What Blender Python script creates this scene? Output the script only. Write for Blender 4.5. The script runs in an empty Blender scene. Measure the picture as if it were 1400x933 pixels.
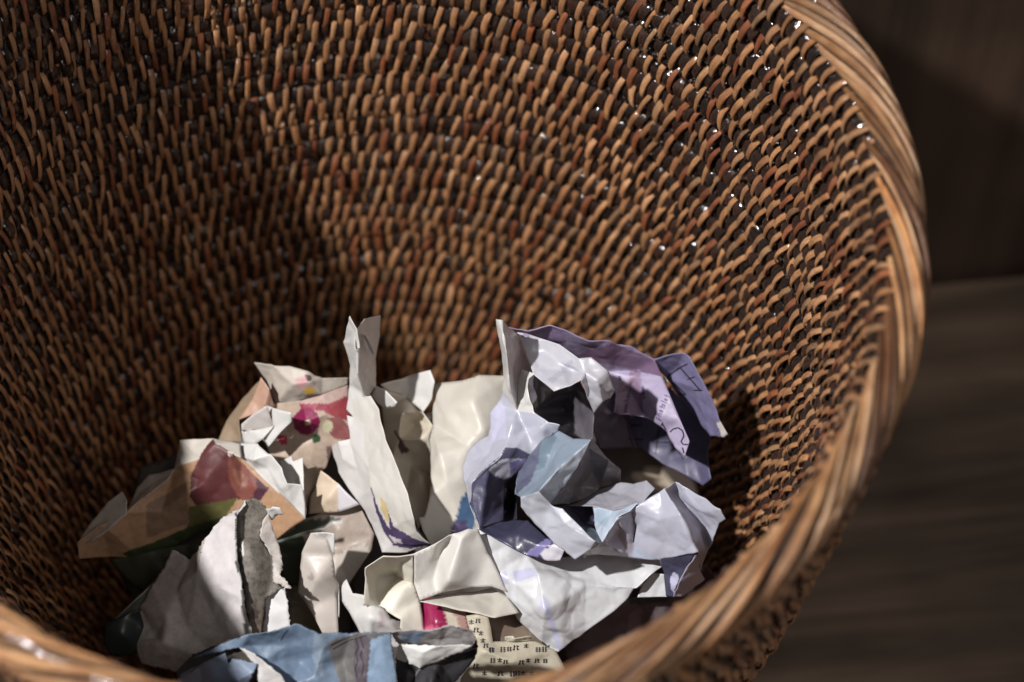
import bpy, bmesh, math, random
import numpy as np
from mathutils import Vector, Matrix
from mathutils.geometry import delaunay_2d_cdt
from mathutils.bvhtree import BVHTree
random.seed(7)
rng = np.random.default_rng(11)
SC = bpy.context.scene
COL = SC.collection
PI = math.pi

# ------------------------------------------------------------------ camera
H = 0.33                                   # height of the basket rim above the floor
PD, PH, PPAN, PTILT, PROLL = .3812, .5481, .1105, 1.0163, -.0011
FPX = 85 / 36 * 1400
CAM = np.array([0, -PD, PH + H])
FW = np.array([math.sin(PPAN)*math.cos(PTILT), math.cos(PPAN)*math.cos(PTILT), -math.sin(PTILT)])
_r = np.array([math.cos(PPAN), -math.sin(PPAN), 0]); _u = np.cross(_r, FW)
RT = math.cos(PROLL)*_r + math.sin(PROLL)*_u
UP = -math.sin(PROLL)*_r + math.cos(PROLL)*_u
cd = bpy.data.cameras.new('camera'); cam = bpy.data.objects.new('camera', cd); COL.objects.link(cam)
cam.matrix_world = Matrix(((RT[0], UP[0], -FW[0], CAM[0]), (RT[1], UP[1], -FW[1], CAM[1]), (RT[2], UP[2], -FW[2], CAM[2]), (0, 0, 0, 1)))
cd.lens = 85; cd.sensor_width = 36; cd.clip_start = .01; cd.clip_end = 50
cd.dof.use_dof = True; cd.dof.focus_distance = 0.752; cd.dof.aperture_fstop = 6.7
cd.dof.aperture_blades = 9
SC.camera = cam

# ------------------------------------------------------------------ world and lamps
w = bpy.data.worlds.new('World'); SC.world = w; w.use_nodes = True
bg = w.node_tree.nodes['Background']; bg.inputs[0].default_value = (.62, .60, .66, 1); bg.inputs[1].default_value = .055
def area(name, loc, target, size, power, color, shape='DISK'):
    l = bpy.data.lights.new(name, 'AREA'); l.shape = shape; l.size = size; l.energy = power; l.color = color
    o = bpy.data.objects.new(name, l); COL.objects.link(o); o.location = loc
    o.rotation_euler = (Vector(target)-Vector(loc)).to_track_quat('-Z', 'Y').to_euler()
    return o
LD = Vector((-.53, -.10, .84)).normalized()
area('key_lamp', Vector((0, 0, H-.1)) + LD*1.7, (0, 0, H-.1), .06, 45, (1, .965, .93))
area('fill_lamp', (.55, -.75, 1.7), (.02, .05, .2), 1.0, 6.0, (1, .94, .90))
SC.view_settings.view_transform = 'Standard'; SC.view_settings.look = 'None'
SC.view_settings.exposure = 0; SC.view_settings.gamma = 1
SC.render.engine = 'CYCLES'
SC.cycles.max_bounces = 7; SC.cycles.diffuse_bounces = 5; SC.cycles.glossy_bounces = 3
SC.cycles.use_denoising = True
SC.cycles.sample_clamp_indirect = 4

# ------------------------------------------------------------------ helpers
def mesh_np(name, V, F, mat, parent=None, cols=None, smooth=True, kind=None):
    V = np.asarray(V, dtype=np.float32); F = np.asarray(F, dtype=np.int32)
    m = bpy.data.meshes.new(name); k = F.shape[1]
    m.vertices.add(len(V)); m.vertices.foreach_set('co', V.ravel())
    m.loops.add(F.size); m.loops.foreach_set('vertex_index', F.ravel())
    m.polygons.add(len(F)); m.polygons.foreach_set('loop_start', np.arange(0, F.size, k, dtype=np.int32))
    m.update(calc_edges=True)
    m.polygons.foreach_set('use_smooth', np.full(len(F), smooth, dtype=bool))
    if cols is not None:
        a = m.color_attributes.new('tint', 'FLOAT_COLOR', 'POINT')
        c = np.ones((len(V), 4), dtype=np.float32); c[:, :3] = cols
        a.data.foreach_set('color', c.ravel())
    m.materials.append(mat)
    o = bpy.data.objects.new(name, m); COL.objects.link(o)
    if parent is not None: o.parent = parent
    if kind: o['kind'] = kind
    return o
def empty(name, label, cat, loc=(0, 0, 0), group=None):
    o = bpy.data.objects.new(name, None); COL.objects.link(o); o.location = loc
    o.empty_display_size = .02
    if label: o['label'] = label
    if cat: o['category'] = cat
    if group: o['group'] = group
    return o

def mat(name):
    m = bpy.data.materials.new(name); m.use_nodes = True
    nt = m.node_tree; b = nt.nodes['Principled BSDF']
    return m, nt, b
def N(nt, t, **kw):
    n = nt.nodes.new(t)
    for k, v in kw.items():
        if k in n.inputs: n.inputs[k].default_value = v
        else: setattr(n, k, v)
    return n
def L(nt, a, b): nt.links.new(a, b)
def mixc(nt, fac, a, b, mode='MIX'):
    n = nt.nodes.new('ShaderNodeMix'); n.data_type = 'RGBA'; n.blend_type = mode
    for sock, v in ((n.inputs[0], fac), (n.inputs[6], a), (n.inputs[7], b)):
        if isinstance(v, bpy.types.NodeSocket): L(nt, v, sock)
        else: sock.default_value = v if not isinstance(v, tuple) or len(v) == 4 else (*v, 1)
    return n.outputs[2]
def ramp(nt, src, stops):
    n = nt.nodes.new('ShaderNodeValToRGB'); L(nt, src, n.inputs[0])
    e = n.color_ramp.elements
    while len(e) < len(stops): e.new(.5)
    for i, (p, c) in enumerate(stops):
        e[i].position = p; e[i].color = (*c, 1) if len(c) == 3 else c
    return n.outputs[0]

def cane_material(name, rough, bump, streak=.55, coat=.0, crough=.07, hair=1.15):
    # cane: per-piece tint times long streaks that run with the fibre (tangent is carried in the uv-like attribute 'fib')
    m, nt, b = mat(name)
    at = N(nt, 'ShaderNodeAttribute', attribute_name='tint'); fb = N(nt, 'ShaderNodeAttribute', attribute_name='fib')
    no = N(nt, 'ShaderNodeTexNoise', Scale=1.3, Detail=5.0, Roughness=.7); L(nt, fb.outputs['Vector'], no.inputs['Vector'])
    st = ramp(nt, no.outputs['Fac'], [(.3, (1-streak,)*3), (.52, (1, 1, 1)), (.72, (hair, hair*.97, hair*.92))])
    no2 = N(nt, 'ShaderNodeTexNoise', Scale=90.0, Detail=2.0)
    geo = N(nt, 'ShaderNodeTexCoord'); L(nt, geo.outputs['Object'], no2.inputs['Vector'])
    blot = ramp(nt, no2.outputs['Fac'], [(.36, (.62, .5, .44)), (.55, (1, 1, 1))])
    c = mixc(nt, 1.0, at.outputs['Color'], st, 'MULTIPLY'); c = mixc(nt, .7, c, blot, 'MULTIPLY')
    L(nt, c, b.inputs['Base Color'])
    b.inputs['Roughness'].default_value = rough
    no3 = N(nt, 'ShaderNodeTexNoise', Scale=260.0, Detail=3.0); L(nt, geo.outputs['Object'], no3.inputs['Vector'])
    lac = ramp(nt, no3.outputs['Fac'], [(.40, (.02, .02, .02)), (.52, (coat,)*3)])
    L(nt, lac, b.inputs['Coat Weight'])
    no4 = N(nt, 'ShaderNodeTexNoise', Scale=1100.0, Detail=1.0); L(nt, geo.outputs['Object'], no4.inputs['Vector'])
    bc = N(nt, 'ShaderNodeBump', Strength=.9, Distance=.00035); L(nt, no4.outputs['Fac'], bc.inputs['Height']); L(nt, bc.outputs[0], b.inputs['Coat Normal']); b.inputs['Coat Roughness'].default_value = crough
    bp = N(nt, 'ShaderNodeBump', Strength=bump, Distance=.0006); L(nt, no.outputs['Fac'], bp.inputs['Height']); L(nt, bp.outputs[0], b.inputs['Normal'])
    return m
M_STITCH = cane_material('cane_stitch', .5, .8, .78, 1.0, .09)
M_RIM = cane_material('cane_rim', .45, .8, .6, .25, .25)
M_DARK = cane_material('dark_strand', .45, 1.3, .8, 1.1, .11, 4.0)
for _m in (M_DARK, M_STITCH): _m.node_tree.nodes['Principled BSDF'].inputs['Coat IOR'].default_value = 1.85

def wall_material():
    m, nt, b = mat('lacquered_core')
    tc = N(nt, 'ShaderNodeTexCoord')
    mp = N(nt, 'ShaderNodeMapping'); mp.inputs['Scale'].default_value = (1, 1, .07); L(nt, tc.outputs['Object'], mp.inputs[0])
    no = N(nt, 'ShaderNodeTexNoise', Scale=1900.0, Detail=2.0); L(nt, mp.outputs[0], no.inputs['Vector'])
    c = ramp(nt, no.outputs['Fac'], [(.40, (.004, .003, .003)), (.58, (.020, .013, .010)), (.70, (.12, .085, .065))])
    L(nt, c, b.inputs['Base Color']); b.inputs['Roughness'].default_value = .16
    bp = N(nt, 'ShaderNodeBump', Strength=.8, Distance=.0008); L(nt, no.outputs['Fac'], bp.inputs['Height']); L(nt, bp.outputs[0], b.inputs['Normal'])
    return m
M_WALL = wall_material()

def wood_material(name, c0, c1, scale, rough, axis=0, low=.18):
    m, nt, b = mat(name)
    tc = N(nt, 'ShaderNodeTexCoord'); mp = N(nt, 'ShaderNodeMapping')
    s = [1, 1, 1]; s[axis] = .06; mp.inputs['Scale'].default_value = s
    L(nt, tc.outputs['Object'], mp.inputs[0])
    no = N(nt, 'ShaderNodeTexNoise', Scale=scale, Detail=7.0, Roughness=.62, Distortion=.6); L(nt, mp.outputs[0], no.inputs['Vector'])
    no2 = N(nt, 'ShaderNodeTexNoise', Scale=9.0, Detail=4.0); L(nt, tc.outputs['Object'], no2.inputs['Vector'])
    c = ramp(nt, no.outputs['Fac'], [(.32, c0), (.68, c1)])
    bl = ramp(nt, no2.outputs['Fac'], [(.35, (.6, .58, .56)), (.65, (1.15, 1.12, 1.1))])
    c = mixc(nt, 1.0, c, bl, 'MULTIPLY'); L(nt, c, b.inputs['Base Color'])
    b.inputs['Roughness'].default_value = rough
    bp = N(nt, 'ShaderNodeBump', Strength=.4, Distance=.001); L(nt, no.outputs['Fac'], bp.inputs['Height']); L(nt, bp.outputs[0], b.inputs['Normal'])
    return m
M_FLOOR = wood_material('dark_floor_wood', (.06, .041, .029), (.30, .215, .155), 48, .55, 0)
M_BACK = wood_material('dark_wall_wood', (.045, .029, .021), (.145, .095, .068), 26, .5, 2)

def paper_material(name, rough, trans=.12, coat=0.0, grain=0.0):
    m, nt, b = mat(name)
    at = N(nt, 'ShaderNodeAttribute', attribute_name='tint')
    tc = N(nt, 'ShaderNodeTexCoord')
    n1 = N(nt, 'ShaderNodeTexNoise', Scale=60.0, Detail=5.0, Roughness=.6); L(nt, tc.outputs['Object'], n1.inputs['Vector'])
    mott = ramp(nt, n1.outputs['Fac'], [(.3, (.93 - grain*.3, .93 - grain*.3, .94 - grain*.3)), (.6, (1, 1, 1))])
    c = mixc(nt, 1.0, at.outputs['Color'], mott, 'MULTIPLY')
    if grain:
        n3 = N(nt, 'ShaderNodeTexNoise', Scale=420.0, Detail=6.0, Roughness=.75); L(nt, tc.outputs['Object'], n3.inputs['Vector'])
        sp = ramp(nt, n3.outputs['Fac'], [(.35, (1-grain*1.6,)*3), (.6, (1.05,)*3)])
        lum = N(nt, 'ShaderNodeRGBToBW'); L(nt, at.outputs['Color'], lum.inputs[0])
        dk = N(nt, 'ShaderNodeMapRange'); L(nt, lum.outputs[0], dk.inputs['Value']); dk.inputs['From Min'].default_value = .35; dk.inputs['From Max'].default_value = .6; dk.inputs['To Min'].default_value = 1; dk.inputs['To Max'].default_value = .06
        c = mixc(nt, dk.outputs[0], c, sp, 'MULTIPLY')
    L(nt, c, b.inputs['Base Color'])
    b.inputs['Roughness'].default_value = rough; b.inputs['Coat Weight'].default_value = coat; b.inputs['Coat Roughness'].default_value = .2
    v = N(nt, 'ShaderNodeTexVoronoi', Scale=75.0, feature='DISTANCE_TO_EDGE'); 
    wn = N(nt, 'ShaderNodeTexNoise', Scale=40.0, Detail=2.0); L(nt, tc.outputs['Object'], wn.inputs['Vector'])
    va = N(nt, 'ShaderNodeVectorMath', operation='MULTIPLY_ADD'); L(nt, wn.outputs['Color'], va.inputs[0]); va.inputs[1].default_value = (.03,)*3; L(nt, tc.outputs['Object'], va.inputs[2])
    L(nt, va.outputs[0], v.inputs['Vector'])
    mx = N(nt, 'ShaderNodeMath', operation='ADD'); L(nt, v.outputs['Distance'], mx.inputs[0])
    n2 = N(nt, 'ShaderNodeTexNoise', Scale=150.0, Detail=4.0); L(nt, tc.outputs['Object'], n2.inputs['Vector'])
    ml = N(nt, 'ShaderNodeMath', operation='MULTIPLY'); L(nt, n2.outputs['Fac'], ml.inputs[0]); ml.inputs[1].default_value = .35
    L(nt, ml.outputs[0], mx.inputs[1])
    bp = N(nt, 'ShaderNodeBump', Strength=.30, Distance=.0012); L(nt, mx.outputs[0], bp.inputs['Height']); L(nt, bp.outputs[0], b.inputs['Normal'])
    tr = N(nt, 'ShaderNodeBsdfTranslucent'); L(nt, c, tr.inputs['Color'])
    ms = N(nt, 'ShaderNodeMixShader'); ms.inputs[0].default_value = trans
    L(nt, b.outputs[0], ms.inputs[1]); L(nt, tr.outputs[0], ms.inputs[2])
    L(nt, ms.outputs[0], nt.nodes['Material Output'].inputs['Surface'])
    return m
M_GLOSSY = paper_material('glossy_page', .38, .10, .22)
M_PAPER = paper_material('plain_paper', .5, .16, .08)
M_NEWS = paper_material('printed_page', .5, .10, .05, .08)
M_TORN = paper_material('grainy_print', .6, .05, 0, .38)
mi, nti, bi = mat('black_ink'); bi.inputs['Base Color'].default_value = (.018, .015, .022, 1); bi.inputs['Roughness'].default_value = .5
M_INK = mi
mi, nti, bi = mat('violet_ink'); bi.inputs['Base Color'].default_value = (.10, .07, .16, 1); bi.inputs['Roughness'].default_value = .5
M_INKV = mi

# ------------------------------------------------------------------ floor and wall behind
def slab(name, x0, x1, y0, y1, z0, z1, m, parent, bev=.0015):
    bm = bmesh.new(); bmesh.ops.create_cube(bm, size=1)
    for v in bm.verts: v.co = Vector(((x0+x1)/2+v.co.x*(x1-x0), (y0+y1)/2+v.co.y*(y1-y0), (z0+z1)/2+v.co.z*(z1-z0)))
    bmesh.ops.bevel(bm, geom=bm.edges[:], offset=bev, segments=2, affect='EDGES')
    me = bpy.data.meshes.new(name); bm.to_mesh(me); bm.free(); me.materials.append(m)
    o = bpy.data.objects.new(name, me); COL.objects.link(o); o.parent = parent; return o
WALL_Y = .168
floor = empty('floor', None, None); floor['kind'] = 'structure'
y = WALL_Y
while y > -1.2:
    wdt = .19
    slab('plank', -1.6, 1.6, y-wdt+.0012, y, -.02, 0, M_FLOOR, floor); y -= wdt
bw = empty('wall', None, None); bw['kind'] = 'structure'
x = -1.62
while x < 1.6:
    slab('board', x, x+.3585, WALL_Y+.004, WALL_Y+.024, -.02, .34, M_BACK, bw, .002); x += .36
# ------------------------------------------------------------------ basket
NC = 160                                  # stitches in a round
PITCH = .0086
def r_in(d): return .1458 - .10*d - .22*d*d
def r_out(d): return r_in(d) + .0085
basket = empty('wicker_basket', 'round brown woven cane basket with thick wrapped rim, standing on dark wood', 'basket')
def cane_cols(n):
    base = np.array([.49, .242, .108])
    t = rng.random(n); c = np.repeat(base[None], n, 0)
    v = rng.normal(1, .14, n).clip(.55, 1.4)
    c = c*v[:, None]
    red = t < .14; c[red] *= np.array([.62, .42, .38])
    pale = t > .86; c[pale] *= np.array([1.25, 1.35, 1.5])
    gr = (t > .5) & (t < .6); c[gr] *= np.array([.75, .85, .95])
    return c.clip(.01, .8)

def stitches(rfun, side, d0, d1, seg, cross, Lh, wd, hgt, lean, curve, off, phase, dcol=None, jit=1.0):
    """all stitches of one face of the wall: returns verts (n,seg+1,cross,3), tint (n,3), centre, fibre coords"""
    rows = np.arange(int((d1-d0)/PITCH+.5)); n = len(rows)*NC
    R, J = np.meshgrid(rows, np.arange(NC), indexing='ij'); R = R.ravel(); J = J.ravel()
    # wandering of whole rounds and columns so that nothing repeats
    roww = rng.normal(0, .0005, len(rows))[R]; wave = .0012*np.sin(J/NC*2*PI*3+R*.6)+.0007*np.sin(J/NC*2*PI*7+R*1.3)
    dc = d0 + (R+.5)*PITCH + roww + wave + rng.normal(0, .00028, n)*jit
    th = (J + .5*(R % 2) + phase)/NC*2*PI + R*PITCH*.115/.13 + rng.normal(0, .0022, n)*jit + .012*np.sin(R*.9)
    Ln = Lh*rng.normal(1, .07, n).clip(.7, 1.3); Wn = wd*rng.normal(1, .12, n).clip(.6, 1.4)
    hn = hgt*rng.normal(1, .18, n).clip(.4, 1.6); ln = lean + rng.normal(0, .09, n)*jit; cv = curve*rng.normal(1, .4, n)
    s = np.linspace(-1, 1, seg+1)           # -1 lower end, 1 upper end
    a = np.linspace(0, 2*PI, cross, endpoint=False)
    S = s[None, :, None]; A = a[None, None, :]
    prof = (1-np.abs(S)**2.5)
    width = Wn[:, None, None]*(.22+.78*np.clip(1-np.abs(S)**5, 0, 1)**.8)*(1+.32*S)
    rise = hn[:, None, None]*prof - .0014*np.abs(S)**4
    rise = rise + .0007*np.cos(PI*S)*0
    cu = np.cos(A)*width*.5
    hv = np.sin(A)*.00038*(.6+.4*prof)
    twist = .35*side*(S+.25)
    cu2 = cu*np.cos(twist)-hv*np.sin(twist); hv2 = cu*np.sin(twist)*.6+hv
    lat = ln[:, None, None]*S*Ln[:, None, None]*.5 + cv[:, None, None]*(S*S-.5) + cu2     # sideways (m)
    dd = dc[:, None, None] - S*Ln[:, None, None]*.5 - 0*cu2
    rr = rfun(dd) + side*(-(rise+hv2)) - side*off
    tt = th[:, None, None] + lat/rfun(dc)[:, None, None]
    X = rr*np.cos(tt); Y = rr*np.sin(tt); Z = H - dd + 0*rr
    V = np.stack([X, Y, Z], -1)
    col = cane_cols(n) if dcol is None else np.array(dcol)[None]*rng.normal(1, .35, n).clip(.3, 2.2)[:, None]
    rf = rfun(dc); ctr = np.stack([rf*np.cos(th), rf*np.sin(th), H-dc], -1)
    fib = np.stack([np.broadcast_to(cu*4200, cu.shape[:0]+ (n, seg+1, cross)), np.broadcast_to(S*2.2, (n, seg+1, cross)), np.broadcast_to((np.arange(n)*7.31 % 97)[:, None, None], (n, seg+1, cross))], -1)
    return V, col, ctr, fib
def stitch_faces(seg, cross):
    F = []
    for i in range(seg):
        for k in range(cross):
            k2 = (k+1) % cross
            F.append((i*cross+k, (i+1)*cross+k, (i+1)*cross+k2, i*cross+k2))
    return np.array(F)
def put_fib(o, fib):
    a = o.data.attributes.new('fib', 'FLOAT_VECTOR', 'POINT'); a.data.foreach_set('vector', np.ascontiguousarray(fib, dtype=np.float32).ravel())
def build_stitches(name, V, col, fib, seg, cross, m, parent, kind=None, flip=False):
    n = V.shape[0]; F = stitch_faces(seg, cross)
    if flip: F = F[:, ::-1]
    FF = (F[None] + (np.arange(n)*(seg+1)*cross)[:, None, None]).reshape(-1, 4)
    cc = np.repeat(col, (seg+1)*cross, 0)
    o = mesh_np(name, V.reshape(-1, 3), FF, m, parent, cc, True, kind); put_fib(o, fib.reshape(-1, 3)); return o
def project(X):
    d = X-CAM; z = d@FW
    return 700+FPX*(d@RT)/z, 466.5-FPX*(d@UP)/z, z

Vi, Ci, Ki, Fi = stitches(r_in, 1, .002, .320, 12, 6, .0156, .0021, .0027, -.16, -.0009, 0, 0)
Vo, Co, Ko, Fo = stitches(r_out, -1, .006, .322, 6, 5, .0150, .0023, .0024, -.17, -.0005, 0, .25)
# dark strands of the under-layer, between the pale ones
Vd, Cd, Kd, Fd = stitches(r_in, 1, .002, .320, 8, 6, .0100, .0034, .0019, -.10, -.0002, .0002, .5, (.030, .0125, .0075))
Vo2, Co2, Ko2, Fo2 = stitches(r_out, -1, .006, .322, 4, 4, .0104, .0022, .0012, -.15, 0, 0, .75, (.030, .016, .010))
# the stitches that show largest become single parts
def size_in_view(K, side):
    px, py, z = project(K); nrm = -side*np.stack([K[:, 0], K[:, 1], 0*K[:, 0]], -1); nrm /= np.linalg.norm(nrm, axis=1)[:, None]
    v = CAM-K; v /= np.linalg.norm(v, axis=1)[:, None]; f = (nrm*v).sum(1)
    ok = (px > 12) & (px < 1390) & (py > 10) & (py < 925) & (f > .12)
    # rays that the rim or wall in front would stop
    t = (H-K[:, 2])/(v[:, 2]+1e-9); hit = K+v*t[:, None]; rr = np.hypot(hit[:, 0], hit[:, 1])
    ok &= (rr < .142) if side > 0 else (rr > .158)
    return np.where(ok, (1/z**2)*(.35+f), 0)
si = size_in_view(Ki, 1)
top = np.argsort(-si)[:300]
mask = np.zeros(len(Ki), bool); mask[top] = True
sf = stitch_faces(12, 6)
for i in top:
    o = mesh_np('stitch', Vi[i].reshape(-1, 3), sf, M_STITCH, basket, np.repeat(Ci[i:i+1], 78, 0)); put_fib(o, Fi[i].reshape(-1, 3))
build_stitches('woven_stitches', Vi[~mask], Ci[~mask], Fi[~mask], 12, 6, M_STITCH, basket, 'stuff')
build_stitches('outer_stitches', Vo, Co, Fo, 6, 5, M_STITCH, basket, 'stuff', True)
build_stitches('dark_strands', Vd, Cd, Fd, 8, 6, M_DARK, basket, 'stuff')
build_stitches('outer_dark_strands', Vo2, Co2, Fo2, 4, 4, M_DARK, basket, 'stuff', True)

# wall body with the bulge of every round
def wall_body():
    na = NC*3; per = 8
    prof = []                                                      # (r, z)
    for i in range(int(.325/PITCH)*per):
        d = .004+i*PITCH/per; prof.append((r_in(d)-.0016*abs(math.sin(2*PI*(d-.004)/PITCH))**.7, H-d))
    prof.append((.004, .006)); k1 = len(prof)
    prof.append((.004, .001))
    for i in reversed(range(int(.325/PITCH)*2)):
        d = .004+i*PITCH/2; prof.append((r_out(d)+.0008*abs(math.sin(PI*(d-.008)/PITCH)), H-d))
    P = np.array(prof); t = np.linspace(0, 2*PI, na, endpoint=False); n = len(P)
    V = np.stack([P[:, 0, None]*np.cos(t), P[:, 0, None]*np.sin(t), P[:, 1, None]+0*t], -1).reshape(-1, 3)
    I, J = np.meshgrid(np.arange(n), np.arange(na), indexing='ij'); I2 = (I+1) % n; J2 = (J+1) % na
    F = np.stack([I*na+J, I*na+J2, I2*na+J2, I2*na+J], -1).reshape(-1, 4)
    return mesh_np('wall', V, F, M_WALL, basket)
wall_body()

# rim: an inner core wrapped by long flat strips that climb from the inside edge to the outside edge
RA, RB, RZ, RR = .0052, .0088, H-.0015, .1505
def torus_part(name, a, b, m, col):
    na, nb = 240, 16; t = np.linspace(0, 2*PI, na, endpoint=False); p = np.linspace(0, 2*PI, nb, endpoint=False)
    T, Pp = np.meshgrid(t, p, indexing='ij'); r = RR+a*np.cos(Pp)
    V = np.stack([r*np.cos(T), r*np.sin(T), RZ+b*np.sin(Pp)], -1).reshape(-1, 3)
    I, J = np.meshgrid(np.arange(na), np.arange(nb), indexing='ij'); I2 = (I+1) % na; J2 = (J+1) % nb
    F = np.stack([I*nb+J, I2*nb+J, I2*nb+J2, I*nb+J2], -1).reshape(-1, 4)
    o = mesh_np(name, V, F, m, basket, np.repeat(np.array([col]), len(V), 0)); put_fib(o, V*900); return o
torus_part('rim_core', RA-.0008, RB-.0008, M_DARK, (.07, .035, .018))
NS = 116
for i in range(NS):
    seg, cr = 22, 5
    th0 = -(i+rng.normal(0, .18))/NS*2*PI
    span = .52*rng.normal(1, .05)                                  # radians of the round one strip covers
    wdt = .0031*rng.normal(1, .2); lift = rng.normal(0, .00035)
    s = np.linspace(0, 1, seg+1)
    phi = PI*1.16 - s*PI*1.32                                      # inside-low -> top -> outside-low
    th = th0 - span*(s-.5)
    wob = .0006*np.sin(s*6+rng.random()*6)
    VV = []; FB = []
    for k in range(cr):
        q = (k/(cr-1)-.5)*2                                        # across the strip
        # across = mostly around the tube
        dphi = q*wdt*.5*1.0/((RA+RB)/2)
        ph = phi+dphi; bul = .0010*(1-q*q)**.6 + lift - .0003
        r = RR + (RA+bul)*np.cos(ph); z = RZ+(RB+bul)*np.sin(ph)
        tt = th + q*wdt*.3/RR + wob/RR
        VV.append(np.stack([r*np.cos(tt), r*np.sin(tt), z], -1)); FB.append(np.stack([0*s+q*4.5, s*7, 0*s+i*3.7], -1))
    V = np.stack(VV, 1).reshape(-1, 3); FBm = np.stack(FB, 1).reshape(-1, 3)
    F = np.array([(a*cr+k, a*cr+k+1, (a+1)*cr+k+1, (a+1)*cr+k) for a in range(seg) for k in range(cr-1)])
    t = rng.random(); c = np.array([.49, .27, .13])*rng.normal(1, .2)
    if t < .2: c = c*np.array([.36, .30, .30])
    elif t > .78: c = c*np.array([1.2, 1.33, 1.6])
    elif t < .3: c = c*np.array([.95, .84, .72])
    o = mesh_np('rim_strip', V, F, M_RIM, basket, np.repeat(c[None].clip(.02, .85), len(V), 0)); put_fib(o, FBm)

# ------------------------------------------------------------------ papers
def ray(px, py):
    return FW + (px-700)/FPX*RT - (py-466.5)/FPX*UP
def at(px, py, z):                            # picture point at z centimetres above the rim plane (negative: below)
    d = ray(px, py); zz = H+z/100; s = (zz-CAM[2])/d[2]; return CAM+s*d
def inside(poly, X, Y):
    P = np.array(poly, float); x0, y0 = P[:, 0], P[:, 1]; x1, y1 = np.roll(x0, -1), np.roll(y0, -1)
    c = np.zeros(X.shape, bool)
    for a, b, e, f in zip(x0, y0, x1, y1):
        if b == f: continue
        k = ((b > Y) != (f > Y)) & (X < (e-a)*(Y-b)/(f-b)+a); c ^= k
    return c
SEEDS = {}
def crumple(P, cell, amp, key):
    """piecewise flat creased relief: distance to the nearest of scattered seeds"""
    if (cell, key) not in SEEDS:
        n = int((.30*.30*.16)/(cell**3)); n = min(n, 60000); r = np.random.default_rng(key)
        SEEDS[(cell, key)] = r.random((n, 3))*np.array([.30, .30, .16])+np.array([-.15, -.15, H-.22])
    S = SEEDS[(cell, key)]
    from mathutils.kdtree import KDTree
    kd = KDTree(len(S))
    for i, s in enumerate(S): kd.insert(s, i)
    kd.balance()
    out = np.empty(len(P))
    for i, p in enumerate(P):
        q = kd.find_n(p, 2); out[i] = q[1][2]-q[0][2]
    return (np.clip(out/cell, 0, .8)-.25)*amp
def sheet(name, label, cat, m, patches, prints=(), res=.0011, fine=.00035, coarse=.0007, parent=None, thick=.00012, smooth=2, key=5, group=None, ragged=0.0, dz=0.0):
    """patches: dicts b=boundary [(px,py,z)], i=inner points, c=crease index pairs, col=(r,g,b)"""
    V, F, C = [], [], []; 
    for p in patches:
        pts = list(p['b'])+list(p.get('i', [])); nb = len(p['b'])
        co = [Vector((a[0], a[1])) for a in pts]; edges = [(k, (k+1) % nb) for k in range(nb)]+list(p.get('c', []))
        r = delaunay_2d_cdt(co, edges, [], 1, 1e-4)
        vo, fo, orig = r[0], r[2], r[3]
        zs = []
        for v, og in zip(vo, orig):
            if og: zs.append(pts[og[0]][2])
            else:
                d = np.array([(v.x-q[0])**2+(v.y-q[1])**2+1e-6 for q in pts]); wgt = 1/d; zs.append(float((wgt*np.array([q[2] for q in pts])).sum()/wgt.sum()))
        base = len(V)
        for v, z in zip(vo, zs): V.append(at(v.x, v.y, z+dz)); C.append(p['col'])
        for f in fo:
            f = list(f)
            for k in range(1, len(f)-1): F.append((base+f[0], base+f[k], base+f[k+1]))
    V = np.array(V); C = np.array(C, float); F = np.array(F)
    # split long edges until every edge is short
    V = list(map(tuple, V)); 
    VA = np.array(V)
    for it in range(12):
        E = {}
        A = VA[F]; ln = np.stack([np.linalg.norm(A[:, 0]-A[:, 1], axis=1), np.linalg.norm(A[:, 1]-A[:, 2], axis=1), np.linalg.norm(A[:, 2]-A[:, 0], axis=1)], 1)
        long = ln > res*1.5
        if not long.any(): break
        ei = np.stack([F[:, [0, 1]], F[:, [1, 2]], F[:, [2, 0]]], 1); ek = np.sort(ei, axis=2); code = ek[:, :, 0].astype(np.int64)*10_000_000+ek[:, :, 1]
        u = np.unique(code[long]); a = u // 10_000_000; b = u % 10_000_000
        newV = (VA[a]+VA[b])/2; newC = (C[a]+C[b])/2; base = len(VA)
        idx = np.searchsorted(u, code); idx = np.clip(idx, 0, len(u)-1); has = u[idx] == code; mid = np.where(has, idx+base, -1)
        VA = np.concatenate([VA, newV]); C = np.concatenate([C, newC])
        cnt = has.sum(1); nf = [F[cnt == 0]]
        k3 = cnt == 3; f = F[k3]; mm = mid[k3]
        nf += [np.stack([f[:, 0], mm[:, 0], mm[:, 2]], 1), np.stack([mm[:, 0], f[:, 1], mm[:, 1]], 1), np.stack([mm[:, 2], mm[:, 1], f[:, 2]], 1), mm]
        for e in range(3):
            k = (cnt == 1) & has[:, e]; f = np.roll(F[k], -e, axis=1); mm = mid[k, e]
            nf += [np.stack([f[:, 0], mm, f[:, 2]], 1), np.stack([mm, f[:, 1], f[:, 2]], 1)]
            k = (cnt == 2) & ~has[:, e]; f = np.roll(F[k], -e, axis=1); m1 = mid[k, (e+1) % 3]; m2 = mid[k, (e+2) % 3]
            nf += [np.stack([f[:, 0], f[:, 1], m1], 1), np.stack([f[:, 0], m1, m2], 1), np.stack([m2, m1, f[:, 2]], 1)]
        F = np.concatenate(nf)
    # weld seams between patches (kept the same colours on each side)
    q = np.round(VA/2e-5).astype(np.int64); _, first, inv = np.unique(q, axis=0, return_index=True, return_inverse=True); inv = inv.ravel()
    px, py, _z = project(VA)
    for poly, c in prints:
        k = inside(poly, px, py); C[k] = c
    VA = VA[first]; C = C[first]; F = inv[F]; F = F[(F[:, 0] != F[:, 1]) & (F[:, 1] != F[:, 2]) & (F[:, 0] != F[:, 2])]
    n = len(VA)
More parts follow.
